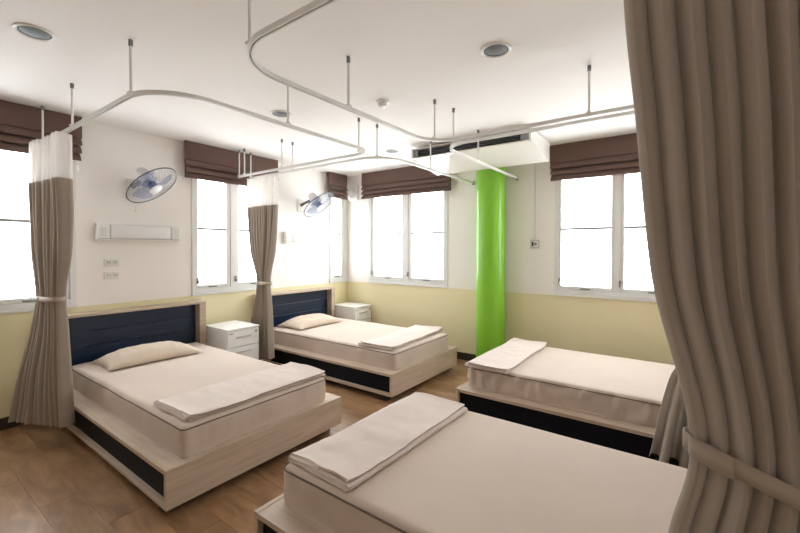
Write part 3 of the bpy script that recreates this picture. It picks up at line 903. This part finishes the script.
# ------------------------------------------------------------------ wall fans
def make_fan(nrm):
    t = thing('wall_fan', '', 'fan', group='wall fans')
    # local: wall is y=0, fan leans out along -y; head frame below
    nrm = Vector(nrm).normalized()
    ctr = Vector((.03, -.33, -.02))
    zax = nrm; xax = Vector((0, 0, 1)).cross(zax).normalized(); yax = zax.cross(xax)
    HM = Matrix((xax, yax, zax)).transposed().to_4x4(); HM.translation = ctr
    def head(name, bm, mat, par=t, smooth=True):
        bmesh.ops.transform(bm, matrix=HM, verts=bm.verts)
        return obj(name, bm, mat, par, smooth)
    obj('wall_plate', B(-.075, .035, -.024, -.001, -.10, .07, bev=.008), 'offwhite', t)
    bm = bmesh.new(); back = HM @ Vector((0, 0, -.11))
    cyl(bm, (-.02, -.022, -.01), (-.01, -.10, .02), .020, .018); cyl(bm, (-.01, -.10, .02), back, .018, .022)
    obj('arm', bm, 'green_bit', t, smooth=True)
    bm = lathe(bmesh.new(), [(0, -.205), (.030, -.202), (.052, -.180), (.062, -.13), (.064, -.06), (.072, -.05), (.072, -.040), (0, -.040)], 28)
    head('motor_housing', bm, 'motor')
    R = .238
    def zf(r): return .050*(1-(r/R)**2.2)+.004
    def zb(r): return -.040*(1-(r/R)**2.2)-.004
    bm = bmesh.new()
    for k in range(1, 8):
        r = R*(.30+.70*k/8); ring_tube(bm, r, zf(r), .0011, 40, 4)
    for k in range(44):
        a = 2*PI*k/44; tw = .18
        pts = [(r*math.cos(a+tw*(r/R)), r*math.sin(a+tw*(r/R)), zf(r)) for r in (R*.26, R*.45, R*.65, R*.85, R)]
        polyline_tube(bm, pts, .0009, 4)
    gd = head('front_guard', bm, 'wire')
    bm = bmesh.new()
    for k in range(1, 6):
        r = R*(.30+.70*k/6); ring_tube(bm, r, zb(r), .0011, 40, 4)
    for k in range(36):
        a = 2*PI*k/36
        polyline_tube(bm, [(r*math.cos(a), r*math.sin(a), zb(r)) for r in (R*.28, R*.6, R*.85, R)], .0009, 4)
    head('rear_guard', bm, 'wire')
    bm = bmesh.new(); ring_tube(bm, R, 0, .0055, 56, 8)
    head('guard_rim', bm, 'rim')
    bm = lathe(bmesh.new(), [(0, .060), (.030, .059), (.056, .053), (.060, .046), (0, .046)], 28)
    head('badge', bm, 'badge')
    bm = lathe(bmesh.new(), [(0, .038), (.030, .034), (.040, .020), (.040, -.020), (0, -.020)], 24)
    head('hub', bm, 'hub')
    for b in range(3):
        bm = bmesh.new(); a0 = 2*PI*b/3+.5; n = 10; m = 12; rows = []
        for i in range(n+1):
            r = .036+(.195-.036)*i/n
            wd = .45+.85*math.sin(PI*min(1, (i/n)*.62+.12))
            row = []
            for j in range(m+1):
                q = j/m-.5
                a = a0+q*wd+(.25*i/n)
                row.append(bm.verts.new((r*math.cos(a), r*math.sin(a), -.012+q*.036)))
            rows.append(row)
        for A, C in zip(rows, rows[1:]):
            for j in range(m): bm.faces.new((A[j], A[j+1], C[j+1], C[j]))
        head('blade', bm, 'blade')
    bm = bmesh.new(); cyl(bm, (.0, -.030, -.095), (.0, -.030, -.23), .0022, n=6); cyl(bm, (0, -.03, -.23), (0, -.03, -.255), .006, n=8)
    obj('pull_cord', bm, 'offwhite', t)
    return t
fan = make_fan((.36, -.55, -.755))
fan.location = (-3.025, 0, 2.06)
fan['label'] = 'wall fan with blue blades mounted between the two wide back-wall windows'
f2 = make_fan((.20, -.62, -.76)); f2.location = (-.945, 0, 2.07); f2['label'] = 'wall fan with blue blades mounted beside the narrow corner window'

# ------------------------------------------------------------------ wall lamps over the beds
def make_lamp():
    t = thing('wall_lamp', '', 'lamp', group='wall lamps over the beds'); w = .365
    obj('housing', B(-w, w, -.035, -.001, -.082, .082, bev=.004), 'white', t)
    obj('diffuser', B(-w+.095, w-.095, -.070, -.0355, -.064, .074, bev=.020, seg=4), 'diffuser', t, smooth=True)
    for s in (-1, 1):
        x0, x1 = sorted((s*w, s*(w-.0945)))
        e = obj('end_cap', B(x0, x1, -.068, -.0355, -.064, .074, bev=.012, seg=3), 'white', t)
        for k in range(4):
            obj('vent_slot', B((x0+x1)/2-.025, (x0+x1)/2+.025, -.0690, -.0675, -.036+k*.022, -.031+k*.022), 'pull', e)
    obj('lower_shelf', B(-w+.005, w-.005, -.05, -.0355, -.0815, -.0645, bev=.002), 'white', t)
    return t
lamp = make_lamp(); lamp.location = (-2.982, 0, 1.60); lamp['label'] = 'white rectangular wall lamp over the bed beside the white cabinet'
l2 = copy_tree(lamp); l2.location = (-.89, 0, 1.60); l2['label'] = 'white rectangular wall lamp over the bed near the room corner'

# ------------------------------------------------------------------ socket plates
def make_socket():
    t = thing('wall_socket', '', 'socket', group='wall sockets')
    obj('plate', B(-.062, .062, -.010, -.001, -.036, .036, bev=.004), 'white', t)
    for s in (-1, 1):
        ins = obj('outlet', B(s*.026-.019, s*.026+.019, -.013, -.0105, -.022, .022, bev=.002), 'offwhite', t)
        for q in (-1, 1):
            obj('hole', B(s*.026+q*.008-.002, s*.026+q*.008+.002, -.0138, -.0132, -.008, .008), 'hole', ins)
    return t
so = make_socket()
so.location = (-3.22, 0, 1.315)
SL = [(-3.22, 1.195, 'lower white socket plate under the wall lamp nearest the white cabinet bed'),
      (-.515, 1.325, 'upper white socket plate on the wall beside the narrow corner window'),
      (-.515, 1.205, 'lower white socket plate on the wall beside the narrow corner window')]
so['label'] = 'upper white socket plate under the wall lamp nearest the white cabinet bed'
for x, z, lab in SL:
    s2 = copy_tree(so); s2.location = (x, 0, z); s2['label'] = lab

# ------------------------------------------------------------------ corner wall unit, purpose unknown
t = thing('corner_wall_unit', 'small square white wall unit with round grille between two corner blinds', 'vent', (0, -.150, 2.33))
obj('housing', B(-.05, -.001, -.095, .095, -.115, .115, bev=.006), 'white', t)
bm = bmesh.new()
for r in (.030, .048, .066, .082): ring_tube(bm, r, 0, .003, 32, 6)
for k in range(4):
    a = PI*k/4; cyl(bm, (.082*math.cos(a), .082*math.sin(a), 0), (-.082*math.cos(a), -.082*math.sin(a), 0), .002, n=6)
bmesh.ops.transform(bm, matrix=Matrix.Translation((-.053, 0, 0)) @ Matrix.Rotation(-PI/2, 4, 'Y'), verts=bm.verts)
obj('grille', bm, 'pull', t)

# ------------------------------------------------------------------ ceiling fittings
def make_downlight():
    t = thing('downlight', '', 'downlight', group='recessed ceiling downlights')
    bm = lathe(bmesh.new(), [(.070, -.001), (.088, -.001), (.087, -.007), (.080, -.010), (.070, -.006)], 40)
    # close the ring
    obj('trim_ring', bm, 'white', t, smooth=True)
    bm = lathe(bmesh.new(), [(.0695, -.005), (.060, -.0022), (.030, -.0012), (0, -.001)], 40)
    obj('reflector', bm, 'reflector', t, smooth=True)
    bm = lathe(bmesh.new(), [(.062, -.0035), (.045, -.011), (.020, -.015), (0, -.016)], 32)
    obj('lens', bm, 'lens', t, smooth=True)
    return t
dl = make_downlight()
for i, (x, y, lab) in enumerate([(-4.066, -1.575, 'recessed ceiling downlight with dark lens out beyond the rail of the white cabinet bed'),
                                 (-2.503, -1.596, 'recessed ceiling downlight inside the rail loop over the white cabinet bed'),
                                 (-.93, -1.597, 'recessed ceiling downlight over the bed near the room corner'),
                                 (-2.457, -3.501, 'recessed ceiling downlight inside the long rail loop over the dark-piped mattress')]):
    d_ = dl if i == 0 else copy_tree(dl)
    d_.location = (x, y, H); d_['label'] = lab
t = thing('smoke_detector', 'small round white smoke detector on the ceiling between the rail loops', 'smoke detector', (-2.215, -2.475, H))
obj('base', lathe(bmesh.new(), [(0, -.001), (.050, -.001), (.050, -.016), (.046, -.018), (0, -.018)], 32), 'white', t, smooth=True)
obj('sensor_head', lathe(bmesh.new(), [(.040, -.0185), (.040, -.030), (.030, -.046), (.012, -.050), (0, -.050)], 32), 'offwhite', t, smooth=True)
